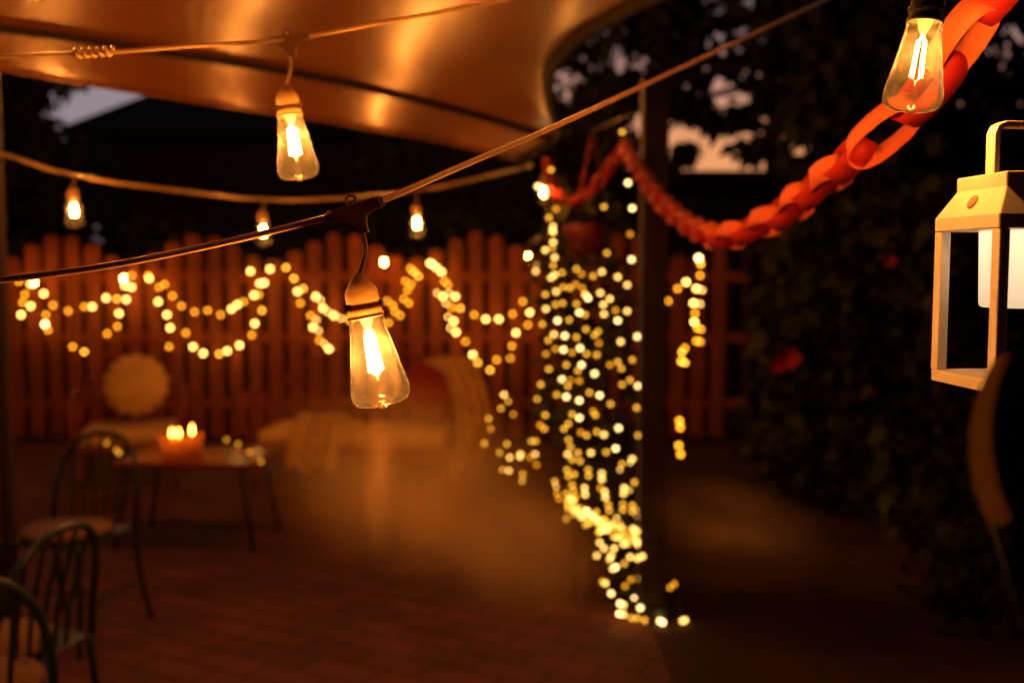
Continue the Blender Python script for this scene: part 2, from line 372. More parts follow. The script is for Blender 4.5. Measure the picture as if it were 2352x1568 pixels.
tree('tree', 'dark tree left of the pale strip of sky', (-6.9, 12.0), -260, 165, -60, 620, 12.0, .9, 170, .42, 70, .2, 8, [(250, 235, 120, 45)], pad=50)

def hedge(name, label, boxes, n, size, seed, matl='leaf', cat='hedge', asp=.42, stems=8):
    rs = random.Random(seed); cl = []
    x0, x1, y0, y1, z0, z1 = boxes
    for _ in range(n):
        x, y, z = rs.uniform(x0, x1), rs.uniform(y0, y1), rs.uniform(z0, z1)
        if rs.random() < .7: y = y0 + (y1 - y0) * .35 * rs.random()
        cl.append((x - x0, y - y0, z + .08 * math.sin(x * 5) * (z > z1 - .3), .22))
    t = thing(name, label, cat, (x0, y0, 0))
    mb = MB()
    for k in range(stems):
        x = (x1 - x0) * (k + .5) / stems
        mb.tube([(x, (y1 - y0) / 2, 0), (x + .1, (y1 - y0) / 2, z1 * .5), (x - .05, (y1 - y0) / 2, z1 * .9)], [.03, .022, .01], 6)
    mb.build('stem', M['bark'], t)
    leaf_mb(cl, rs, 30, size, .2, asp).build('foliage', M[matl], t); return t
hedge('hedge', 'tall dark leafy hedge with red blooms to the right of the post', (1.75, 6.5, 6.2, 7.4, 0.1, 2.0), 330, .13, 21, 'leaf2')
hedge('hedge', 'black hedge in the near right corner below the lantern', (1.9, 4.4, 4.2, 5.2, 0.05, 1.0), 190, .10, 22, 'leaf')
hedge('shrub', 'tall dark shrub at far left beyond the fence', (-6.6, -4.9, 11.6, 12.6, 0.3, 3.1), 230, .17, 24, 'leaf', 'shrub', stems=3)
hedge('shrub', 'row of dark shrubs between the fence and the house', (-6.5, 2.0, 10.2, 11.4, 0.6, 2.0), 260, .16, 23, 'leaf', 'shrub')

# climbing shrub carrying the curtain of lights
rs = random.Random(31); cl = []
for _ in range(115):
    t_ = rs.random(); py = 560 + 860 * t_
    xr = 1470; xl = 1250 - 20 * t_ if t_ < .45 else 1250 + (t_ - .45) * 360
    q = P(rs.uniform(xl, xr), py, 4.75 + rs.uniform(-.12, .2)); cl.append((q.x - .45, q.y - 4.7, max(q.z, .06), .11))
sh = thing('climbing_shrub', 'leafy climbing shrub beside the post, strung with lights', 'shrub', (.45, 4.7, 0))
leaf_mb(cl, rs, 9, .075, .2, .35).build('foliage', M['leaf2'], sh)
mb = MB()
for k in range(7):
    c = cl[k * 9]; mb.tube(smooth_path([(0.05 * k - .15, 0, 0), (c[0] * .6, 0, c[2] * .5), (c[0], c[1], c[2])], 5), .008, 5)
mb.build('stem', M['bark'], sh)

# ------------------------------------------------------------------ canopy
V0 = P(1190, 366, 4.25); VB = P(1282, 296, 4.2)
E1 = smooth_path([P(-700, 40, 2.35), P(0, 158, 2.85), P(350, 217, 3.15), P(700, 270, 3.5), P(1000, 322, 3.95), V0], 6)
E2 = smooth_path([V0, P(1275, 312, 4.15), P(1262, 235, 3.7), P(1262, 160, 3.3), P(1320, 85, 2.95), P(1420, 30, 2.65), P(1540, -22, 2.4), P(1900, -170, 1.9), P(2600, -500, 1.3)], 5)
L1 = E1[0]; Rn = E2[-1]
NA = Vector((-2.6, -0.6, 2.45)); NB = Vector((Rn.x, Rn.y, Rn.z))
def along(path, t_):
    a = t_ * (len(path) - 1); i_ = min(int(a), len(path) - 2); return path[i_].lerp(path[i_ + 1], a - i_)
def sail(u, v):
    c0 = along(E1, u); c1 = NA.lerp(NB, u); d0 = L1.lerp(NA, v); d1 = along(E2, v)
    p = c0 * (1 - v) + c1 * v + d0 * (1 - u) + d1 * u - (L1 * (1 - u) * (1 - v) + V0 * u * (1 - v) + NA * (1 - u) * v + NB * u * v)
    p.z += 0.10 * math.sin(PI * u) * math.sin(PI * min(1, v)) + 0.012 * math.sin(u * 22 + v * 5) * v
    return p
cn = thing('shade_canopy', 'rust orange fabric canopy stretched overhead with a curved right edge', 'canopy', (0, 0, 0))
SV = 0.115
so = MB().grid(lambda u, v: sail(u, v), 60, 60).build('fabric', M['sail'], cn)
so.modifiers.new('thick', 'SOLIDIFY').thickness = 0.004
MB().tube([sail(u / 50, SV + .02 * math.sin(PI * u / 50)) - Vector((0, 0, .008)) for u in range(51)], 0.012, 6).build('seam', M['seam'], cn)
MB().tube([sail(u / 60, 0) for u in range(61)], 0.008, 6).build('hem', M['sail'], cn)
MB().tube([sail(1, u / 60) for u in range(61)], 0.022, 8).build('hem', M['seam'], cn)
MB().tube([V0, Vector((0.60, 4.42, 2.36))], .006, 6).build('tie_rope', M['iron'], cn)

# ------------------------------------------------------------------ festoon strings
def axis_matrix(p, q):
    z = (q - p).normalized(); x = z.orthogonal().normalized(); y = z.cross(x)
    m = Matrix((x, y, z)).transposed().to_4x4(); m.translation = p; return m
GP = [(.0185, 0), (.0190, .05), (.0205, .18), (.0232, .35), (.0265, .53), (.0300, .70), (.0320, .82), (.0312, .89), (.0275, .945), (.0200, .975), (.0110, .988), (.0055, .993), (.004, 1.01), (.001, 1.022)]
_cache = {}
def bulb_meshes(key, mfil, glass_len=.100):
    if key in _cache: return _cache[key]
    L = glass_len
    g = MB().lathe([(r, z * L) for r, z in GP], 32).mesh('bulb'); g.materials.append(M['glass'])
    f = MB()
    for k in range(4):
        a = k * PI / 2 + .4; f.tube([(.0045 * math.cos(a), .0045 * math.sin(a), .22 * L), (.0065 * math.cos(a), .0065 * math.sin(a), .60 * L)], .0016, 6)
    f = f.mesh('filament'); f.materials.append(mfil)
    s_ = MB().lathe([(.009, 0), (.006, .02), (.0035, .05), (.0028, .16), (.004, .2), (.001, .205)], 12)
    s_ = MB().lathe([(.009, 0), (.006, .08 * L), (.003, .14 * L), (.0028, .19 * L), (.0005, .20 * L)], 12)
    for k in range(4):
        a = k * PI / 2 + .4; s_.tube([(0, 0, .19 * L), (.0045 * math.cos(a), .0045 * math.sin(a), .22 * L)], .0004, 4); s_.tube([(.0065 * math.cos(a), .0065 * math.sin(a), .60 * L), (.001 * math.cos(a), .001 * math.sin(a), .66 * L)], .0004, 4)
    s_.tube([(0, 0, .66 * L), (0, 0, .71 * L)], .0008, 6); s_.tube([(0, 0, .955 * L), (0, 0, 1.0 * L)], [.0006, .0025], 8)
    s_ = s_.mesh('stem'); s_.materials.append(M['clear'])
    so_ = MB().lathe([(.002, -.046), (.0045, -.046), (.0062, -.043), (.0165, -.029), (.0178, -.026), (.0178, -.014), (.0200, -.014), (.0200, -.010), (.0182, -.010), (.0182, -.003), (.0196, -.002), (.0200, .002), (.0170, .003)], 32)
    for k in range(3):
        a = k * 2.1; so_.box((.0200 * math.cos(a), .0200 * math.sin(a), -.012), (.004, .006, .006), a)
    so_ = so_.mesh('socket')
    _cache[key] = (g, f, s_, so_); return _cache[key]
def link(name, me, parent, mw=None, material=None):
    o = bpy.data.objects.new(name, me); C.objects.link(o); o.parent = parent
    if mw is not None: o.matrix_local = mw
    return o
def pendant(root, top, sock, tip, key, mfil, sockmat, cordmat, conn=True, scale=None, dark=False):
    """top: point on cable; sock: top of socket; tip: tip of the bulb"""
    L = (tip - sock).length; s_ = L / (.100 * 1.02 + .046)
    m = axis_matrix(sock, tip) @ Matrix.Scale(s_, 4) @ Matrix.Translation((0, 0, .046))
    g, f, st, so_ = bulb_meshes(key, mfil)
    if not so_.materials: so_.materials.append(sockmat)
    link('socket', so_, root, m)
    b_ = link('bulb', g, root, m); link('filament', f, b_); link('stem', st, b_)
    mid = top.lerp(sock, .5) + Vector((.004, 0, 0)) * s_
    for dx in (-.0013, .0013):
        MB().tube(smooth_path([top + Vector((dx * s_, 0, 0)), mid + Vector((dx * s_ + .002, 0, 0)), sock + (tip - sock).normalized() * .004 + Vector((dx * s_, 0, 0))], 8), .0013 * s_, 6).build('cord', cordmat, root)
    return m

def tee(root, p, d, down, s_, material):
    """moulded T connector: a bar along d with flared stem down and a hanging eye on top"""
    d = d.normalized(); up = -down.normalized(); up = (up - d * up.dot(d)).normalized(); nrm = d.cross(up)
    m = Matrix((d, up, nrm)).transposed().to_4x4(); m.translation = p
    hw = .024; poly = []
    poly += [(-hw, .0055), (-hw * .35, .0075)]
    poly += [(.0075 * math.cos(a) - .003, .0075 + .0075 * math.sin(a) + .001) for a in (R(200), R(150), R(110), R(70), R(30), R(-20))]
    poly += [(hw, .0065), (hw, -.0055), (hw * .55, -.0065), (hw * .36, -.010), (hw * .27, -.016), (hw * .22, -.025), (-hw * .08, -.025), (-hw * .2, -.019), (-hw * .45, -.011), (-hw * .62, -.0075), (-hw, -.0055)]
    poly = [(a * s_, b_ * s_) for a, b_ in poly]
    # drawn with the eye left open: bar and eye as separate closed shapes of one mesh
    bar = [(-hw, .0055), (hw, .0065), (hw, -.0055), (hw * .60, -.0068), (hw * .42, -.010), (hw * .33, -.016), (hw * .30, -.026), (-hw * .05, -.026), (-hw * .2, -.019), (-hw * .45, -.011), (-hw * .65, -.0075), (-hw, -.0055)]
    mb = MB().prism([(a * s_, b_ * s_) for a, b_ in bar][::-1], .0100 * s_, m)
    ring = [m @ Vector(((.0055 * math.cos(a) - .001) * s_, (.0105 + .0055 * math.sin(a)) * s_, 0)) for a in [R(k) for k in range(0, 360, 18)]]
    mb.tube(ring, .0017 * s_, 8, closed=True)
    for e in (-1, 1):
        mb.tube([m @ Vector((e * hw * s_, 0.0003 * s_, 0)), m @ Vector((e * (hw + .0045) * s_, .0003 * s_, 0))], .0068 * s_, 12)
        mb.tube([m @ Vector((e * (hw + .0045) * s_, 0.0003 * s_, 0)), m @ Vector((e * (hw + .0075) * s_, .0003 * s_, 0))], .0052 * s_, 12)
    o = mb.build('connector', material, root, bevel=.0012 * s_)
    return o
def twin(root, path, r, material, name='cable'):
    mb = MB(); mb.tube([p + Vector((0, 0, r * .9)) for p in path], r, 8); mb.tube([p - Vector((0, 0, r * .9)) for p in path], r, 8)
    return mb.build(name, material, root)

# nearest string, sharp
s1 = thing('string_light', 'nearest string light with its sharp glowing bulb in front', 'string light', group='strings of filament bulbs')
D0 = 1.17
a_ = smooth_path([P(-260, 668, 1.12), P(0, 643, 1.13), P(250, 610, 1.14), P(500, 560, 1.155), P(757, 499, D0)], 10)
b_ = smooth_path([P(872, 464, D0 + .005), P(1080, 373, 1.27), P(1280, 288, 1.45), P(1600, 140, 1.85), P(1900, -2, 2.5), P(2100, -95, 3.2)], 10)
twin(s1, a_, .0021, M['cable']); twin(s1, b_, .0021, M['cable'])
pc = P(815, 482, D0); tee(s1, pc, P(872, 464, D0) - P(757, 499, D0), Vector((.12, 0, -1)), 1.12, M['socket'])
pendant(s1, P(832, 528, D0), P(821, 628, D0), P(881, 938, D0), 'near', M['fil'], M['socket'], M['cable'])

# overhead string, a little behind
D1 = 1.66
s2 = thing('string_light', 'string light crossing just below the canopy with one blurred bulb', 'string light', group='strings of filament bulbs')
MB().tube(smooth_path([P(-300, 150, 1.55), P(0, 131, 1.58), P(150, 124, 1.6), P(230, 122, 1.6), P(450, 105, 1.63), P(665, 90, D1), P(900, 48, 1.72), P(1170, -2, 1.8), P(1400, -50, 1.9)], 10), .0036, 8).build('cable', M['cable'], s2)
kn = MB()   # cable wrapped round itself
c0 = P(168, 124, 1.6); c1 = P(262, 118, 1.6)
kn.tube([c0.lerp(c1, k / 90) + Vector((0, math.cos(k * .38) * .0055, math.sin(k * .38) * .0055)) for k in range(91)], .0032, 6)
kn.build('knot', M['cable'], s2)
tee(s2, P(664, 92, D1), P(900, 48, D1) - P(450, 105, D1), Vector((0, 0, -1)), 1.1, M['socket'])
pendant(s2, P(664, 120, D1), P(655, 196, D1), P(689, 416, D1), 'near', M['fil'], M['socket'], M['cable'])
# the same string runs on above the picture: its neighbours light the cloth
for (px, py, Y) in ((60, -190, 1.75), (1320, -260, 1.9)):
    q = P(px, py, Y); pendant(s2, q + Vector((0, 0, .09)), q, q + Vector((0, 0, -.142)), 'near', M['fil'], M['socket'], M['cable'])

# right-hand bulb with a black socket
s3 = thing('string_light', 'clear bulb in a black socket hanging before the paper chain', 'string light', group='strings of filament bulbs')
D2 = 1.15
q0 = P(2131, -46, D2)
pendant(s3, P(2150, -130, D2), P(2141, -48, D2), P(2090, 262, D2), 'right', M['fil_r'] if 'fil_r' in M else M['fil'], M['socket_dark'], M['cable_dark'])
MB().tube(smooth_path([P(1900, -190, 1.3), P(2150, -130, D2), P(2500, -150, 1.0)], 8), .004, 8).build('cable', M['cable_dark'], s3)

# farther string sweeping across the dark
s4 = thing('string_light', 'blurred far string light with three small bulbs above the fence', 'string light', group='strings of filament bulbs')
pp = [P(-250, 285, 2.9), P(0, 352, 3.1), P(165, 402, 3.3), P(380, 434, 3.5), P(598, 458, 3.7), P(780, 455, 3.8), P(950, 438, 3.95), P(1090, 412, 4.1), P(1222, 380, 4.25)]
MB().tube(smooth_path(pp, 8), .006, 8).build('cable', M['cable'], s4)
for (px, py0, py1, Y) in ((170, 404, 522, 3.3), (604, 460, 565, 3.7), (956, 440, 545, 3.95)):
    L = .135; tip = P(px + 3, py1, Y); sk = tip + Vector((-.006, 0, L))
    pendant(s4, P(px, py0, Y), sk, tip, 'mid', M['fil_mid'], M['socket'], M['cable'])

q = P(-235, 330, 3.0); pendant(s4, q + Vector((0, 0, .05)), q, q + Vector((0, 0, -.14)), 'right', M['fil_r'], M['socket'], M['cable'])  # unseen bulb added past the left edge to light chairs and floor

# string along the fence top
s5 = thing('string_light', 'distant string of bulbs glowing against the fence top', 'string light', group='strings of filament bulbs')
fb = [(78, 648, 8.7), (284, 640, 8.7), (882, 602, 8.7), (1214, 590, 8.4), (1248, 442, 4.7)]
MB().tube(smooth_path([P(-60, 600, 8.7), P(78, 622, 8.7), P(284, 612, 8.7), P(560, 600, 8.7), P(882, 578, 8.7), P(1214, 560, 8.4), P(1248, 415, 4.7)], 8), .006, 6).build('cable', M['cable_dark'], s5)
for px, py, Y in fb:
    tip = P(px, py, Y) + Vector((0, 0, -.055)); sk = tip + Vector((0, 0, .135))
    pendant(s5, sk + Vector((0, 0, .03)), sk, tip, 'far', M['fil_far'], M['socket'], M['cable'])

# added string, unseen behind the canopy, there to light the seats
s6 = thing('string_light', 'added string of bulbs, unseen behind the canopy, lighting the seats', 'string light', group='strings of filament bulbs')
hb = [Vector((-2.05, 5.2, 2.76)), Vector((-1.4, 5.2, 2.70)), Vector((-.75, 5.2, 2.70)), Vector((-.1, 5.2, 2.76))]
MB().tube(smooth_path([p + Vector((0, 0, .06)) for p in hb], 6), .006, 6).build('cable', M['cable_dark'], s6)
for p in hb: pendant(s6, p + Vector((0, 0, .055)), p, p + Vector((.002, 0, -.14)), 'over', M['fil_added'], M['socket'], M['cable'])

# ------------------------------------------------------------------ fairy lights
def ico(r, name, material):
    t = (1 + 5 ** .5) / 2; v = [(-1, t, 0), (1, t, 0), (-1, -t, 0), (1, -t, 0), (0, -1, t), (0, 1, t), (0, -1, -t), (0, 1, -t), (t, 0, -1), (t, 0, 1), (-t, 0, -1), (-t, 0, 1)]
    f = [(0, 11, 5), (0, 5, 1), (0, 1, 7), (0, 7, 10), (0, 10, 11), (1, 5, 9), (5, 11, 4), (11, 10, 2), (10, 7, 6), (7, 1, 8), (3, 9, 4), (3, 4, 2), (3, 2, 6), (3, 6, 8), (3, 8, 9), (4, 9, 5), (2, 4, 11), (6, 2, 10), (8, 6, 7), (9, 8, 1)]
    me = MB().add([Vector(a).normalized() * r for a in v], f, True).mesh(name); me.materials.append(material); return me
def fairy_set(r, k, tagn):
    mc = emit('fairy_cream_' + tagn, (1.0, 0.53, 0.115), 12 * k); my = emit('fairy_yellow_' + tagn, (1.0, 0.45, 0.035), 7.5 * k)
    mo = emit('fairy_amber_' + tagn, (1.0, 0.36, 0.015), 6 * k); mb_ = emit('fairy_bright_' + tagn, (1.0, 0.62, 0.22), 17 * k)
    return {'c': ico(r, 'fairy_bulb', mc), 'o': ico(r * .9, 'fairy_bulb', mo), 'y': ico(r * .9, 'fairy_bulb', my),
            'b': ico(r, 'fairy_bulb', mb_), 's': ico(r * .6, 'fairy_bulb', mc)}
SF = fairy_set(.0185, 1.15, 'far'); SN = fairy_set(.0104, .45, 'near')
def fairy(label, pts, Yf, sets, off, name='fairy_lights', order=True, cord=True, group=None, jit=.03, seed=1):
    """pts: crop pixel pairs 'x,y[c]'; off: crop offset in photograph pixels"""
    t = thing(name, label, 'fairy lights', group=group); rs = random.Random(seed); ps = []
    for tok in pts.split():
        k = tok[-1] if tok[-1] in 'coybs' else 'c'
        a, b2 = tok.rstrip('coybs').split(',')
        px, py = float(a) / 3 + off[0], float(b2) / 3 + off[1]
        Y = Yf(px, py) + rs.uniform(-jit, jit); p = P(px, py, Y)
        if p.z < .012: p = P(px, py, Y); p.z = .012
        ps.append(p); link('light', sets[k], t, Matrix.Translation(p))
    if cord:
        path = smooth_path([p + Vector((0, .012, 0.0)) for p in ps], 4)
        MB().tube(path, .0022, 4).build('cord', M['wire'], t)
    return t
fy = lambda px, py: 8.86
O4 = (0, 522.7); O5 = (784, 522.7); O8 = (784, 1045.3); O2 = (784, 0); O6 = (1568, 522.7); O7 = (0, 1045.3)
G = 'fairy light swags pinned along the fence'
fairy('fairy light swag dipping low at the far left of the fence', '130,370o 210,390 300,455 210,540 145,600 155,515o 170,460o 315,600o 310,665b 330,705o 500,820o 580,855y', fy, SF, O4, group=G, seed=2)
fairy('short fairy light swag rising to a bright cluster left of the cushion', '365,535o 470,575o 580,545o 635,545 730,485 805,490y 870,495 905,410 860,400 908,330o 820,590 808,680o 738,730o', fy, SF, O4, group=G, seed=3)
fairy('upper fairy light swag of amber dots on the left fence panel', '1020,330o 1028,350 1135,390o 1095,410o 1188,470o 1250,540o 1340,580o 1430,570o 1520,600o 1595,560 1635,530 1680,510o 1785,460o 1750,465 1820,380 1790,385 1860,285 1725,300', fy, SF, O4, group=G, seed=4)
fairy('deep lower fairy light swag hanging under the amber dots', '1090,510 1150,600 1172,690 1165,820o 1280,725o 1330,820 1400,865 1510,870y 1565,850 1650,810 1735,740o 1755,660 1805,570y', fy, SF, O4, group=G, seed=5)
fairy('fairy lights sloping down behind the front bulb, upper line', '1970,275y 2025,350y 2090,420y 2050,440 2070,520o 2175,475 2210,500s 2225,555 2260,580s 2300,605 2350,625s 2410,640o', fy, SF, O4, group=G, seed=6)
fairy('fairy lights sloping down left of the front bulb, lower line', '2140,605o 2180,635s 2155,685 2195,710s 2200,775o 2235,800s 2265,835 2305,860s', fy, SF, O4, group=G, seed=7)
fairy('cluster of dim fairy lights just right of the front bulb', '55,620o 325,655o 405,605o 370,580o 355,535o 315,505o 465,520o 430,490o 455,430o 480,390o 440,370o 530,335y 500,305y 475,280o', fy, SF, O5, group=G, seed=8)
fairy('long fairy light swag sagging between front bulb and light curtain', '610,245 625,250 655,275 690,305 710,370o 735,395o 660,450s 700,475 740,450s 785,475 720,520s 760,550o 820,555y 915,600o 995,630 1085,630 1180,595o 1250,510o 1300,485y', fy, SF, O5, group=G, seed=9)
fairy('lower fairy light swag touching bottom beside the draped throw', '735,615s 775,645 750,690s 790,720 855,785o 905,875 940,930y 1025,980y 1070,910o 1165,900o 1175,815o 1205,725 1285,670o 1300,585', fy, SF, O5, group=G, seed=10)
fairy('fairy lights running down the fence right of the post', '110,210b 125,250y 120,330o 25,375 -35,420o -100,505o 95,420 135,430s 75,520 120,525s 85,590o 80,650 100,690o 125,700o 95,780o 120,785o 15,830o -5,860y 15,930y -10,920y', lambda a, b: 8.0, SF, O6, group=G, seed=11)
fairy('short tail of dim fairy lights low behind the post', '2330,1330o 2335,1375o 2325,1500o 2338,1560o', lambda a, b: 6.5, SF, O5, group=G, seed=12)
fairy('few fairy lights at the foot of the post', '2265,910o 2295,885o 2350,1190 2368,1190 2215,1150b', lambda a, b: 4.35, SN, O8, seed=13)
fairy('fairy lights trailing over the right end of the coffee table', '1560,1460o 1640,1490o 1720,1545o 1770,1605y 1800,1612o', lambda a, b: 5.6, SN, O4, seed=14)
fairy('pair of fairy lights glimpsed through the green chair back', '735,1485o 800,1530o 820,1550y 1005,1588o', lambda a, b: 5.9, SN, O4, seed=15)

# the waterfall of lights on the post: one thing, first hundred bulbs its parts
net = thing('light_curtain', 'dense waterfall of fairy lights pouring down left of the post', 'fairy lights')
A = '1460,30 1460,100 1455,140y 1405,155 1470,205 1460,260y 1345,250 1340,300 1445,345 1470,325 1520,310y 1620,285y 1655,320o 1735,335y 1795,305 1905,340 1970,395 2000,220b 1830,175y 1990,45o 1405,460y 1480,440 1530,410y 1575,415y 1660,415o 1615,390o 1680,460 1700,485b 1785,450 1850,490 1805,530 1410,560 1475,530y 1525,520y 1620,525y 1640,585b 1680,600y 1810,595 1890,570o 1970,575 1490,640b 1570,635y 1385,665y 1905,640b 1465,735 1540,745b 1425,775y 1620,755y 1685,700y 1770,715y 1745,740y 1925,785 2040,750b 1775,795o 1530,840b 1475,835o 1410,870o 1645,830b 1590,860o 1690,870y 1760,875y 1850,945o 1905,925y 2005,910y 1930,970y 1550,945y 1655,945b 1430,975y 1630,985y 1745,1005b 1375,1080y 1520,1045b 1580,1050o 1640,1055o 1560,1090y 1935,1080y 1990,1050y 2045,1090b 1350,1180y 1485,1150y 1550,1165b 1640,1190b 1710,1135y 1780,1155b 1855,1215y 2035,1240y 1405,1290y 1590,1285y 1640,1310b 1735,1265o 1750,1290y 1565,1350y 1535,1385y 1370,1360o 1400,1385y 1910,1380b 2045,1430y 1650,1410o 1690,1430y 1760,1405y 1810,1425 1565,1460y 1580,1510y 1890,1520b 1560,1560 1630,1550y 1720,1550 1825,1545y 1120,1150 1150,1195y 1100,1245y 1185,1285o 1015,1315y 985,1485y 1140,1490y 1310,1470y 1340,1470y 1030,1385o 1090,1550y 1235,1560 1335,1560'
B = '1160,15 1230,10 1300,15o 1110,100y 1155,105 1250,130y 1245,175y 1345,65o 1590,30y 1645,40y 1555,100y 1605,130y 1565,143y 1700,100y 1705,140y 1795,125 1795,163 1935,60y 1920,98s 2005,25 1990,50s 2020,185y 1470,180y 1480,215s 1590,205y 1675,225 1680,268 1785,225o 1815,250 1820,290 1950,225 1945,262 1985,240s 1485,262o 1550,262y 1600,245y 1500,298o 1560,300y 1600,315 1610,290o 1840,340y 1845,380y 1940,335y 1940,375y 2005,345y 2005,385y 2035,375s 1690,380b 1730,415b 1780,600 1810,640 1885,560 1880,640 1945,610 1970,600 2040,610 1760,690 1860,690 1850,715 1890,770b 1990,700 2040,710 2075,695 1950,745y 1870,780 1820,880 1995,855o 2050,850y 1955,900o 1860,950b 1800,870y 2020,985b 1920,1020b 1945,1030 2060,1050b 1915,1090b 1945,1095 2000,1120y 2040,1120y 2090,1135y 2195,1165b'
D = '1935,910y 1975,1260b 1810,1425y 2005,1435b 1445,1170y 1355,1285b 1400,1320b 1400,1350b 1430,1500y 1480,1440o 1460,1560 1455,1590'
allp = []
for s_, o_ in ((D, O2), (A, O5), (B, O8)):
    for tok in s_.split():
        k = tok[-1] if tok[-1] in 'coybs' else 'c'; a, b2 = tok.rstrip('coybs').split(',')
        allp.append((float(a) / 3 + o_[0], float(b2) / 3 + o_[1], k))
rs = random.Random(77)
for _ in range(72):     # the thick diagonal of lights low in the curtain
    t_ = rs.random(); x_ = 1555 + 505 * t_ + rs.gauss(0, 14); y_ = 345 + 215 * t_ + rs.gauss(0, 34) + 28 * math.sin(t_ * PI)
    allp.append((x_ / 3 + O8[0], y_ / 3 + O8[1], rs.choice('yyycco')))
pts3 = []
for px, py, k in allp:
    Y = 4.42 + rs.uniform(-.07, .12)
    if px < 1235: Y = 4.9 + rs.uniform(-.1, .1)
    if py > 1380: Y = 4.36
    p = P(px, py, Y); p.z = max(p.z, .012); pts3.append((p, k))
pts3.sort(key=lambda a: {'b': 0, 'c': 1, 'y': 2, 'o': 3, 's': 4}[a[1]])
for p, k in pts3[:98]: link('light', SN[k], net, Matrix.Translation(p))
for k in 'cyos':
    mb = MB(); ref = SN[k]
    rest = [p for p, kk in pts3[98:] if kk == k]
    if not rest: continue
    for p in rest: mb.add([v.co + p for v in ref.vertices], [tuple(q.vertices) for q in ref.polygons], True)
    kind(mb.build('light_mass', ref.materials[0], net), 'stuff')
# wires: hang from the post top through the nearest lower bulbs
mb = MB(); start = P(1435, 305, 4.45); left = sorted([p for p, k in pts3], key=lambda p: -p.z); chains = []
heads = [[start + Vector((rs.uniform(-.3, .02), .01, 0))] for _ in range(12)]
for p in left:
    h = min(heads, key=lambda c: abs(c[-1].x - p.x) * 2.5 + abs(c[-1].z - p.z) * .6 + abs(c[-1].y - p.y)); h.append(p + Vector((0, .008, 0)))
for h in heads:
    if len(h) > 2: mb.tube(smooth_path(h, 3), .0014, 4)
mb.build('cord', M['wire'], net)

# ------------------------------------------------------------------ paper chain
def chain_path():
    pts = [P(2440, -210, 1.25), P(2300, -30, 1.32), P(2215, 80, 1.36), P(2165, 165, 1.42), P(2080, 260, 1.48), P(1975, 345, 1.55), P(1880, 425, 1.75), P(1770, 505, 2.03), P(1650, 543, 2.35), P(1560, 500, 2.9), P(1490, 425, 3.5), P(1435, 335, 4.3)]
    return smooth_path(pts, 12)
def lay_links(root, path, pitch, L, H, W, mats):
    acc = 0; k = 0; prev = path[0]
    meshes = []
    for m_ in mats:
        mb = MB(); n_ = 28; t_ = .0006; vs = []; fs = []
        for i in range(n_):
            a = 2 * PI * i / n_; cx = (L / 2) * math.copysign(abs(math.cos(a)) ** .75, math.cos(a)); cz = (H / 2) * math.copysign(abs(math.sin(a)) ** .9, math.sin(a))
            for (y, q) in ((-W / 2, 1), (W / 2, 1), (W / 2, 1 - 2 * t_ / H), (-W / 2, 1 - 2 * t_ / H)): vs.append((cx * q, y, cz * q))
        for i in range(n_):
            j = (i + 1) % n_
            for c in range(4): fs.append((i * 4 + c, j * 4 + c, j * 4 + (c + 1) % 4, i * 4 + (c + 1) % 4))
        me = mb.add(vs, fs, True).mesh('link'); me.materials.append(m_); meshes.append(me)
    rs = random.Random(9); roll0 = .75
    for i in range(1, len(path)):
        seg = (path[i] - prev); d = seg.length
        while acc + d >= pitch:
            f = (pitch - acc) / d; prev = prev.lerp(path[i], f); t = (path[i] - prev); t = t.normalized() if t.length > 1e-6 else seg.normalized()
            side = t.cross(Vector((0, 0, 1))).normalized(); up = side.cross(t)
            n_ = prev - Vector((0, 0, CAM_Z)); n_ = (n_ - t * n_.dot(t)).normalized()
            m = Matrix((t, n_.cross(t), n_)).transposed().to_4x4()
            m = Matrix.Translation(prev) @ m @ Matrix.Rotation(-.35 + 1.15 * (k % 2) + rs.uniform(-.2, .2), 4, 'X') @ Matrix.Rotation(rs.uniform(-.08, .08), 4, 'Y')
            link('link', meshes[k % len(meshes)], root, m); k += 1
            d = (path[i] - prev).length; acc = 0
        acc += d; prev = path[i]
pcn = thing('paper_chain', 'red and orange paper chain swooping from top right to the post', 'paper chain', group='paper chains')
lay_links(pcn, chain_path(), .094, .128, .058, .038, [M['red'], M['orange']])
pc2 = thing('paper_chain', 'short red paper chain sagging left of the post over the pot', 'paper chain', group='paper chains')
lay_links(pc2, smooth_path([P(1440, 325, 4.4), P(1400, 385, 4.5), P(1350, 445, 4.6), P(1305, 460, 4.7), P(1275, 440, 4.7), P(1258, 375, 4.7)], 12), .060, .085, .05, .032, [M['red'], M['redcloth']])

# hanging pot
hp = thing('hanging_pot', 'dark red flowerpot hanging by wires behind the light curtain', 'flowerpot', tuple(P(1345, 590, 4.9)))
k = 1 / 1.0
MB().lathe([(.001, 0), (.075, 0), (.10, .04), (.118, .12), (.122, .16), (.115, .16), (.11, .12), (.001, .11)], 28).build('pot', M['pot'], hp)
mb = MB()
tp = P(1362, 300, 4.9) - P(1345, 590, 4.9)
for a in (0, 2.1, 4.2): mb.tube([(.118 * math.cos(a), .118 * math.sin(a), .16), tp], .003, 5)
mb.build('wire', M['redcloth'], hp)
leaf_mb([(rs.uniform(-.13, .13), rs.uniform(-.1, .1), .18 + rs.uniform(0, .12), .07) for _ in range(22)], rs, 10, .09, .2, .4).build('foliage', M['leaf2'], hp)
MB().tube([tuple(tp), tuple(tp + Vector((.25, -.4, .06)))], .006, 5).build('bracket', M['iron'], hp)

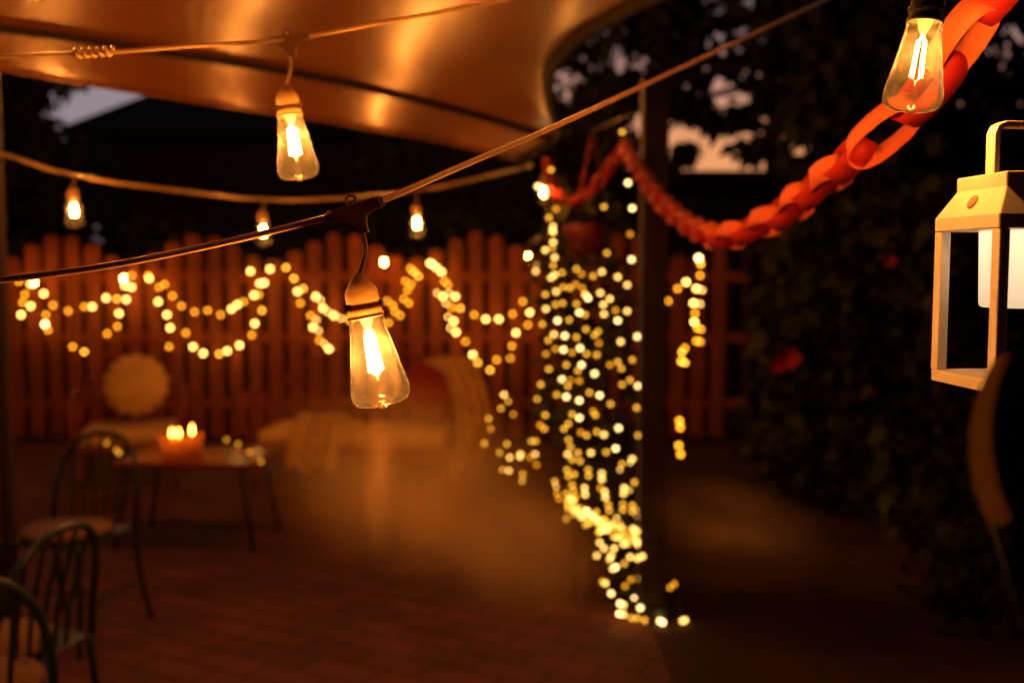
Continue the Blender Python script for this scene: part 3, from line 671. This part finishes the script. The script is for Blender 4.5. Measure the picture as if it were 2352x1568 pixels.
# red blooms on the hedge
def bloom(px, py, Y, s_, label):
    p = P(px, py, Y); mb = MB(); rs2 = random.Random(int(px))
    for k in range(6):
        a = k * 1.05; d = Vector((math.cos(a), -.35, math.sin(a) * .8)) * s_; sd = Vector((-math.sin(a), 0, math.cos(a))) * s_ * .45
        mb.add([Vector((0, 0, 0)), d * .6 + sd, d, d * .6 - sd], [(0, 1, 2, 3)], True)
    t = thing('flower', label, 'flower', tuple(p), group='red blooms'); mb.build('petals', M['flower'], t)
    MB().tube([(0, 0, 0), (.02, .3, -.15)], .005, 5).build('stalk', M['leaf2'], t)
bloom(1806, 822, 5.95, .09, 'bright red bloom on the dark hedge right of the post'); bloom(1785, 838, 5.98, .06, 'small red bloom tucked beside the brightest one')
bloom(2040, 600, 5.9, .05, 'dim red bloom high on the hedge left of the lantern')

# ------------------------------------------------------------------ lantern
th = R(5); N0 = P(2281, 905, 1.08); wl = .135
ex = Vector((math.cos(th), math.sin(th), 0)); ey = Vector((-math.sin(th), math.cos(th), 0))
cen = Vector((N0.x, N0.y, 0)) + (ex + ey) * wl / 2
zb = N0.z
lan = thing('lantern', 'pale metal cage lantern with a lit opal cylinder at right edge', 'lantern', (cen.x, cen.y, zb), th)
h = wl / 2; ps = .0125
def zz_(py): return P(2285, py, 1.08).z - zb
zf0, zf1, zs, zt = zz_(524), zz_(490), zz_(424), zz_(388)
MB().box((0, 0, .007), (wl, wl, .014)).build('base', M['lantern'], lan, bevel=.0015)
for sx in (-1, 1):
    for sy in (-1, 1): MB().box((sx * (h - ps / 2), sy * (h - ps / 2), (zf0 + .014) / 2), (ps, ps * 1.25, zf0 - .014)).build('corner_post', M['lantern'], lan, bevel=.0015)
q = h - .021
def frus(a, za, b_, zb_):
    return MB().add([(-a, -a, za), (a, -a, za), (a, a, za), (-a, a, za), (-b_, -b_, zb_), (b_, -b_, zb_), (b_, b_, zb_), (-b_, b_, zb_)], [(3, 2, 1, 0), (4, 5, 6, 7), (0, 1, 5, 4), (1, 2, 6, 5), (2, 3, 7, 6), (3, 0, 4, 7)])
cp = MB(); ka = h + .001
rings = [(ka, zf0), (ka, zf1), (q + .005, zs), (q + .005, zt)]
vs = []
for a, z in rings: vs += [(-a, -a, z), (a, -a, z), (a, a, z), (-a, a, z)]
fs = [(3, 2, 1, 0), (12, 13, 14, 15)]
for i in range(3):
    for k in range(4): fs.append((i * 4 + k, i * 4 + (k + 1) % 4, (i + 1) * 4 + (k + 1) % 4, (i + 1) * 4 + k))
MB().add(vs, fs).build('cap', M['lantern'], lan, bevel=.0022)
# button on the left slope
sl = Vector((-(ka + q + .005) / 2, 0, (zf1 + zs) / 2 + .001)); nrm = Vector((-(zs - zf1), 0, (ka - q - .005))).normalized()
mbm = axis_matrix(sl - nrm * .0015, sl + nrm)
MB().lathe([(.0085, 0), (.0085, .0022), (.0078, .0030), (.001, .0030)], 24, mbm).build('button', M['lantern_btn'], lan)
hx = .040
hy = -.004
hpth = [(-hx, hy, zt - .002), (-hx, hy, zt + .046), (-hx + .003, hy, zt + .053), (-hx + .010, hy, zt + .056), (hx - .010, hy, zt + .056), (hx - .003, hy, zt + .053), (hx, hy, zt + .046), (hx, hy, zt - .002)]
# flat bar handle
mb = MB(); vs = []; fs = []
for i, p in enumerate(hpth):
    p = Vector(p); t = (Vector(hpth[min(i + 1, 7)]) - Vector(hpth[max(i - 1, 0)])).normalized(); nn = Vector((t.z, 0, -t.x))
    for a, b_ in ((-1, -1), (1, -1), (1, 1), (-1, 1)): vs.append(p + nn * a * .0035 + Vector((0, b_ * .009, 0)))
for i in range(7):
    for k in range(4): fs.append((i * 4 + k, i * 4 + (k + 1) % 4, (i + 1) * 4 + (k + 1) % 4, (i + 1) * 4 + k))
MB().add(vs, fs).build('handle', M['lantern'], lan, bevel=.001)
MB().lathe([(.001, zz_(712)), (.039, zz_(712)), (.0415, zz_(709)), (.0425, zz_(700)), (.0445, zf0 - .001)], 40).build('lamp_shade', M['opal'], lan)
# shepherd's crook that carries it
ck = thing('lantern_hook', 'black iron hook stand holding the pale lantern', 'hook stand', (cen.x + .42, cen.y + .05, 0))
MB().tube(smooth_path([(0, 0, 0), (0, 0, 1.0), (0, 0, 1.9), (-.08, 0, 2.02), (-.24, 0, 2.06), (-.36, -.03, 2.0), (-.398, -.054, 1.92), (-.398, -.054, zb + zt + .0605)], 6), .005, 8).build('rod', M['iron'], ck)

# broad leaf plant near the right edge
pl = thing('leafy_plant', 'out of focus broad leaf plant at the right edge', 'plant', (.50, .62, 0))
def broad(p, d, L, W, bend):
    d = Vector(d).normalized(); s_ = d.cross(Vector((0, -1, .1))).normalized(); nn = s_.cross(d)
    def f(u, v):
        a = math.sin(PI * min(1, u * .97 + .02)) ** .7 * W / 2; return Vector(p) + d * (u * L) + s_ * ((v - .5) * 2 * a) + nn * (bend * u * u * L + abs(v - .5) * a * .5)
    return f
for (px, py, Y, d, L, W) in ((2285, 1205, .60, (.16, .03, 1), .105, .050), (2395, 1265, .56, (.05, .02, 1), .125, .070), (2430, 1450, .66, (-.1, 0, .8), .10, .05)):
    p = P(px, py, Y) - Vector((.50, .62, 0)); MB().grid(broad(p, d, L, W, -.25), 12, 6).build('leaf', M['leafback'] if px < 2300 else M['leaf'], pl)
    MB().tube(smooth_path([(0, 0, .3), (p.x * .5 + .03, p.y * .5, p.z * .7), p], 6), .0025, 5).build('stalk', M['leaf2'], pl)
MB().lathe([(.001, 0), (.10, 0), (.14, .28), (.15, .30), (.13, .30), (.12, .27), (.001, .27)], 24).build('pot', M['pot'], pl)

# ------------------------------------------------------------------ furniture
def hoop(cx, cy, z0, z1, w_, ty, k=14):
    return [Vector((cx + w_ / 2 * math.copysign(abs(math.cos(a)) ** .8, math.cos(a)), cy - ty * math.sin(a), z0 + (z1 - z0) * math.sin(a) ** .62 if math.sin(a) > 0 else z0)) for a in [PI * i / k for i in range(k + 1)]]
def green_chair(label, loc, rz):
    t = thing('metal_chair', label, 'chair', loc, rz, 'green metal cafe chairs')
    sz = .45
    MB().box((0, 0, sz - .008), (.40, .40, .012)).build('seat', M['green'], t, bevel=.02)
    MB().lathe([(.001, sz), (.165, sz), (.185, sz + .012), (.18, sz + .03), (.001, sz + .036)], 28).build('seat_pad', M['pinkcush'], t)
    bk = hoop(0, -.19, sz - .02, .84, .42, .09, 20)
    MB().tube(bk, .0125, 10).build('back_hoop', M['green'], t)
    for i in range(5):
        x = -.13 + .065 * i; tt = 1 - (abs(x) / .21) ** 2.2
        MB().tube(smooth_path([(x * .8, -.185, sz), (x * .85, -.20, .58), (x, -.19 - .09 * tt ** .5 * .9, sz + (.84 - sz) * tt ** .31 - .002)], 5), .007, 8).build('spindle', M['green'], t)
    for sx in (-1, 1):
        MB().tube(smooth_path([(sx * .20, -.19, sz), (sx * .21, -.215, .2), (sx * .225, -.27, 0)], 5), .0125, 8).build('leg', M['green'], t)
        MB().tube(smooth_path([(sx * .18, .18, sz - .01), (sx * .195, .20, .2), (sx * .205, .225, 0)], 5), .0125, 8).build('leg', M['green'], t)
        MB().tube([(sx * .211, -.218, .19), (sx * .196, .20, .19)], .006, 6).build('stretcher', M['green'], t)
    MB().tube([(-.2, -.0, .19), (.2, 0, .19)], .006, 6).build('stretcher', M['green'], t)
    return t
def chair_at(px, py, Y, rz, label):
    p = P(px, py, Y); return green_chair(label, (p.x, Y, 0), rz)
chair_at(150, 1100, 4.22, R(168), 'green hoop backed metal chair farthest back, near the coffee table')
chair_at(-30, 1300, 2.92, R(75), 'green metal chair side on in the middle of the three, pale seat pad')
chair_at(-75, 1400, 2.62, R(24), 'closest green metal chair, its hoop back cut by the left edge')

dt = thing('dining_table', 'low lit dining table reaching in from the left edge', 'table', (-2.72, 3.62, 0))
MB().lathe([(.001, .70), (.50, .70), (.52, .71), (.52, .725), (.50, .735), (.001, .735)], 40).build('tabletop', M['tablecloth'], dt)
for a in (.7, 2.3, 3.9, 5.5): MB().tube([(.36 * math.cos(a), .36 * math.sin(a), .70), (.42 * math.cos(a), .42 * math.sin(a), 0)], .015, 8).build('leg', M['green'], dt)

# coffee table with candles
TY = 5.75; tcn = P(455, 1040, TY); TZ = .50
ct = thing('coffee_table', 'dark glossy coffee table holding the candle bowl', 'coffee table', (tcn.x, TY, 0), R(-4))
MB().box((0, 0, TZ - .015), (.80, .52, .03)).build('tabletop', M['table'], ct, bevel=.008)
for sx in (-1, 1):
    for sy in (-1, 1): MB().tube([(sx * .32, sy * .2, TZ - .03), (sx * .40, sy * .24, 0)], .012, 8).build('leg', M['iron'], ct)
cb = thing('candle_bowl', 'amber glass bowl of three lit candles on the coffee table', 'candle holder', (P(420, 1040, TY).x, TY - .02, TZ))
MB().lathe([(.001, .002), (.09, .004), (.115, .03), (.122, .10), (.125, .135)], 32).build('bowl', M['amber'], cb)
for (dx, dy, hh) in ((-.055, .0, .095), (-.005, -.03, .10), (.06, .01, .115)):
    c = MB().tube([(dx, dy, .006), (dx, dy, hh)], .024, 16).build('candle', M['wax'], cb)
    MB().lathe([(.001, hh + .004), (.008, hh + .012), (.0105, hh + .026), (.007, hh + .045), (.001, hh + .066)], 10, Matrix.Translation((dx, dy, 0))).build('flame', M['flame'], c)

def wicker(label, px, Y, w_, rz, backh, name='rattan_armchair', cat='armchair', cush=1, lean=.22, sc=1):
    p = P(px, 900, Y); t = thing(name, label, cat, (p.x, Y, 0), rz)
    outer = hoop(0, .20, .22, backh, w_, -lean, 24); MB().tube(outer, .016, 8).build('back_frame', M['rattan'], t)
    mb = MB()
    for i in range(1, 2 * int(w_ / .085)):
        x = -w_ / 2 + i * w_ / (2 * int(w_ / .085)); tt = max(0, 1 - (abs(x) / (w_ / 2)) ** 2.4)
        mb.tube([(x * .85, .19, .30), (x, .20 + lean * tt ** .5, .22 + (backh - .22) * tt ** .3)], .005, 5)
    for zz2 in (.55, .72): mb.tube([(x_ * w_ * .46, .20 + lean * .55 * (zz2 - .3), zz2) for x_ in (-1, -.5, 0, .5, 1)], .006, 5)
    mb.build('backrest', M['rattan'], t)
    for sx in (-1, 1):
        pth = smooth_path([(sx * w_ * .47, .24, .30), (sx * w_ * .50, .14, .66), (sx * w_ * .52, -.1, .68), (sx * w_ * .51, -.28, .60), (sx * w_ * .47, -.30, .34)], 6)
        MB().tube(pth, .015, 8).build('armrest', M['rattan'], t)
        for k in range(5):
            y = -.22 + .09 * k; MB().tube([(sx * w_ * .46, y, .32), (sx * w_ * .51, y, .655)], .005, 5).build('arm_spindle', M['rattan'], t)
        for sy in (-1, 1): MB().tube([(sx * w_ * .42, sy * .25, .32), (sx * w_ * .46, sy * .30, 0)], .014, 8).build('leg', M['rattan'], t)
    MB().box((0, -.03, .31), (w_ * .95, .60, .04)).build('seat_frame', M['rattan'], t, bevel=.015)
    for c in range(cush):
        cw = w_ * .88 / cush
        o = MB().box((-w_ * .44 + cw * (c + .5), -.05, .385), (cw - .015, .56, .11)).build('seat_cushion', M['cream'], t, bevel=.04)
    return t
wicker('red rattan armchair with a round pale cushion left of the coffee table', 300, 7.25, .74, R(14), 1.02, lean=.2)
sofa = wicker('red rattan sofa with pale seat cushions behind the front bulb', 828, 7.2, 1.55, R(-6), .95, 'rattan_sofa', 'sofa', 2)
# round scalloped cushion leaning in the armchair
cu = P(312, 884, 7.12)
def shell(u, v):
    a = 2 * PI * u; r_ = (.225 + .010 * math.cos(14 * a)) * math.sin(PI * v) ** .55 if 0 < v < 1 else 0.0
    return Vector((r_ * math.cos(a), -.055 * math.cos(PI * v), r_ * math.sin(a) * .98))
o = MB().grid(shell, 84, 12).build('scatter_cushion', M['cream'])
o.location = cu; o.rotation_euler = (R(-12), R(14), R(6)); tag(o, 'round scalloped cream cushion leaning in the red armchair', 'cushion')
def pillow(w_, h_, d_):
    def f(u, v):
        x = (u * 2 - 1); y = (v * 2 - 1); return x, y
    mb = MB()
    for s_ in (-1, 1):
        mb.grid(lambda u, v: Vector(((u - .5) * w_ * (1 - .06 * (2 * v - 1) ** 2), s_ * d_ / 2 * (max(0, 1 - (2 * u - 1) ** 4) * max(0, 1 - (2 * v - 1) ** 4)) ** .5, (v - .5) * h_ * (1 - .06 * (2 * u - 1) ** 2))), 14, 14)
    return mb
o = pillow(.40, .36, .15).build('scatter_cushion', M['redcloth']); o.location = P(985, 900, 7.05); o.rotation_euler = (R(-14), R(24), R(-12)); tag(o, 'dark red square cushion on the sofa under the throw', 'cushion')
# throw over the sofa arm, and striped blanket on the seat
def ribbon(path, wv, th=.02, folds=3, n=40):
    path = smooth_path(path, 8)
    def f(u, v):
        p = along(path, u); return p + Vector(wv) * (v - .5) + Vector((0, -.02 * math.sin(v * folds * 2 * PI + u * 3), .012 * math.sin(v * folds * 2 * PI)))
    return MB().grid(f, n, 18)
o = ribbon([P(985, 828, 7.35), P(1040, 832, 7.2), P(1072, 880, 7.0), P(1092, 960, 6.8), P(1086, 1030, 6.7), P(1062, 1078, 6.66)], (.20, .30, .04)).build('throw_blanket', M['throw'])
m_ = o.modifiers.new('thick', 'SOLIDIFY'); m_.thickness = .02; tag(o, 'cream throw draped over the right end of the sofa', 'blanket')
bl = thing('striped_blanket', 'pale blanket with dark stripes spilling off the sofa seat', 'blanket', (0, 0, 0))
bp_ = [P(745, 948, 7.2), P(735, 968, 6.95), P(728, 985, 6.84), P(722, 1030, 6.80), P(716, 1078, 6.79)]
o = ribbon(bp_, (.36, 0, 0), folds=2).build('cloth', M['throw'], bl); o.modifiers.new('thick', 'SOLIDIFY').thickness = .012
for dx in (-.04, .02, .08): 
    MB().tube([p + Vector((dx, -.035, .01)) for p in smooth_path(bp_, 6)], .006, 5).build('stripe', M['stripe'], bl)

# ------------------------------------------------------------------ lens flare under the near bulb, imitated by thin lit volumes
def flare_veil(cpx, cpy, Y, rad, rot, dens, seed, label):
    c = P(cpx, cpy, Y); rsx = random.Random(seed)
    def f(u, v):
        a = 2 * PI * u; b = PI * v; k = 1 + .10 * math.sin(3 * a + seed) * math.sin(b) + .07 * math.sin(5 * b + 2 * a)
        return Vector((math.cos(a) * math.sin(b), math.sin(a) * math.sin(b), math.cos(b))) * k
    o = MB().grid(lambda u, v: f(1 - u, v), 28, 18).build('flare_veil', None); kind(o, 'stuff')
    o.location = c; o.scale = rad; o.rotation_euler = (0, R(rot), 0); o['label'] = label
    m = bpy.data.materials.new('flare_veil'); m.use_nodes = True; n = m.node_tree.nodes; l = m.node_tree.links; n.clear()
    ho = n.new('ShaderNodeOutputMaterial'); pv = n.new('ShaderNodeVolumePrincipled'); pv.inputs['Color'].default_value = (0.95, 0.62, 0.30, 1)
    t = n.new('ShaderNodeTexCoord'); ln = n.new('ShaderNodeVectorMath'); ln.operation = 'LENGTH'; l.new(t.outputs['Object'], ln.inputs[0])
    fo = n.new('ShaderNodeMapRange'); fo.interpolation_type = 'SMOOTHSTEP'; fo.inputs[1].default_value = 0.15; fo.inputs[2].default_value = 0.92; fo.inputs[3].default_value = 1; fo.inputs[4].default_value = 0
    l.new(ln.outputs['Value'], fo.inputs[0])
    nz = n.new('ShaderNodeTexNoise'); nz.inputs['Scale'].default_value = 1.5; nz.inputs['Detail'].default_value = 2; l.new(t.outputs['Object'], nz.inputs[0])
    nr = n.new('ShaderNodeMapRange'); nr.inputs[1].default_value = 0.38; nr.inputs[2].default_value = 0.62; nr.inputs[3].default_value = 0.15; nr.inputs[4].default_value = 1.0; l.new(nz.outputs['Fac'], nr.inputs[0])
    a = n.new('ShaderNodeMath'); a.operation = 'MULTIPLY'; l.new(fo.outputs[0], a.inputs[0]); l.new(nr.outputs[0], a.inputs[1])
    b = n.new('ShaderNodeMath'); b.operation = 'MULTIPLY'; l.new(a.outputs[0], b.inputs[0]); b.inputs[1].default_value = dens
    l.new(b.outputs[0], pv.inputs['Density']); l.new(pv.outputs[0], ho.inputs['Volume']); o.data.materials.append(m); return o
flare_veil(990, 1130, 1.50, (.33, .28, .20), 24, 3.1, 1, 'orange lens flare under the nearest bulb, built as a thin volume')
flare_veil(1215, 1270, 1.60, (.17, .20, .13), 20, 8.0, 4, 'small lens flare patch low in front of the light curtain, built as a volume')
flare_veil(868, 1120, 1.36, (.030, .035, .13), 0, 18.0, 2, 'narrow upright lens flare streak straight below the nearest bulb, built as a volume')
flare_veil(1690, 1200, 1.60, (.19, .20, .09), 10, 1.7, 3, 'faint low lens flare patch right of the dark timber post, built as a volume')
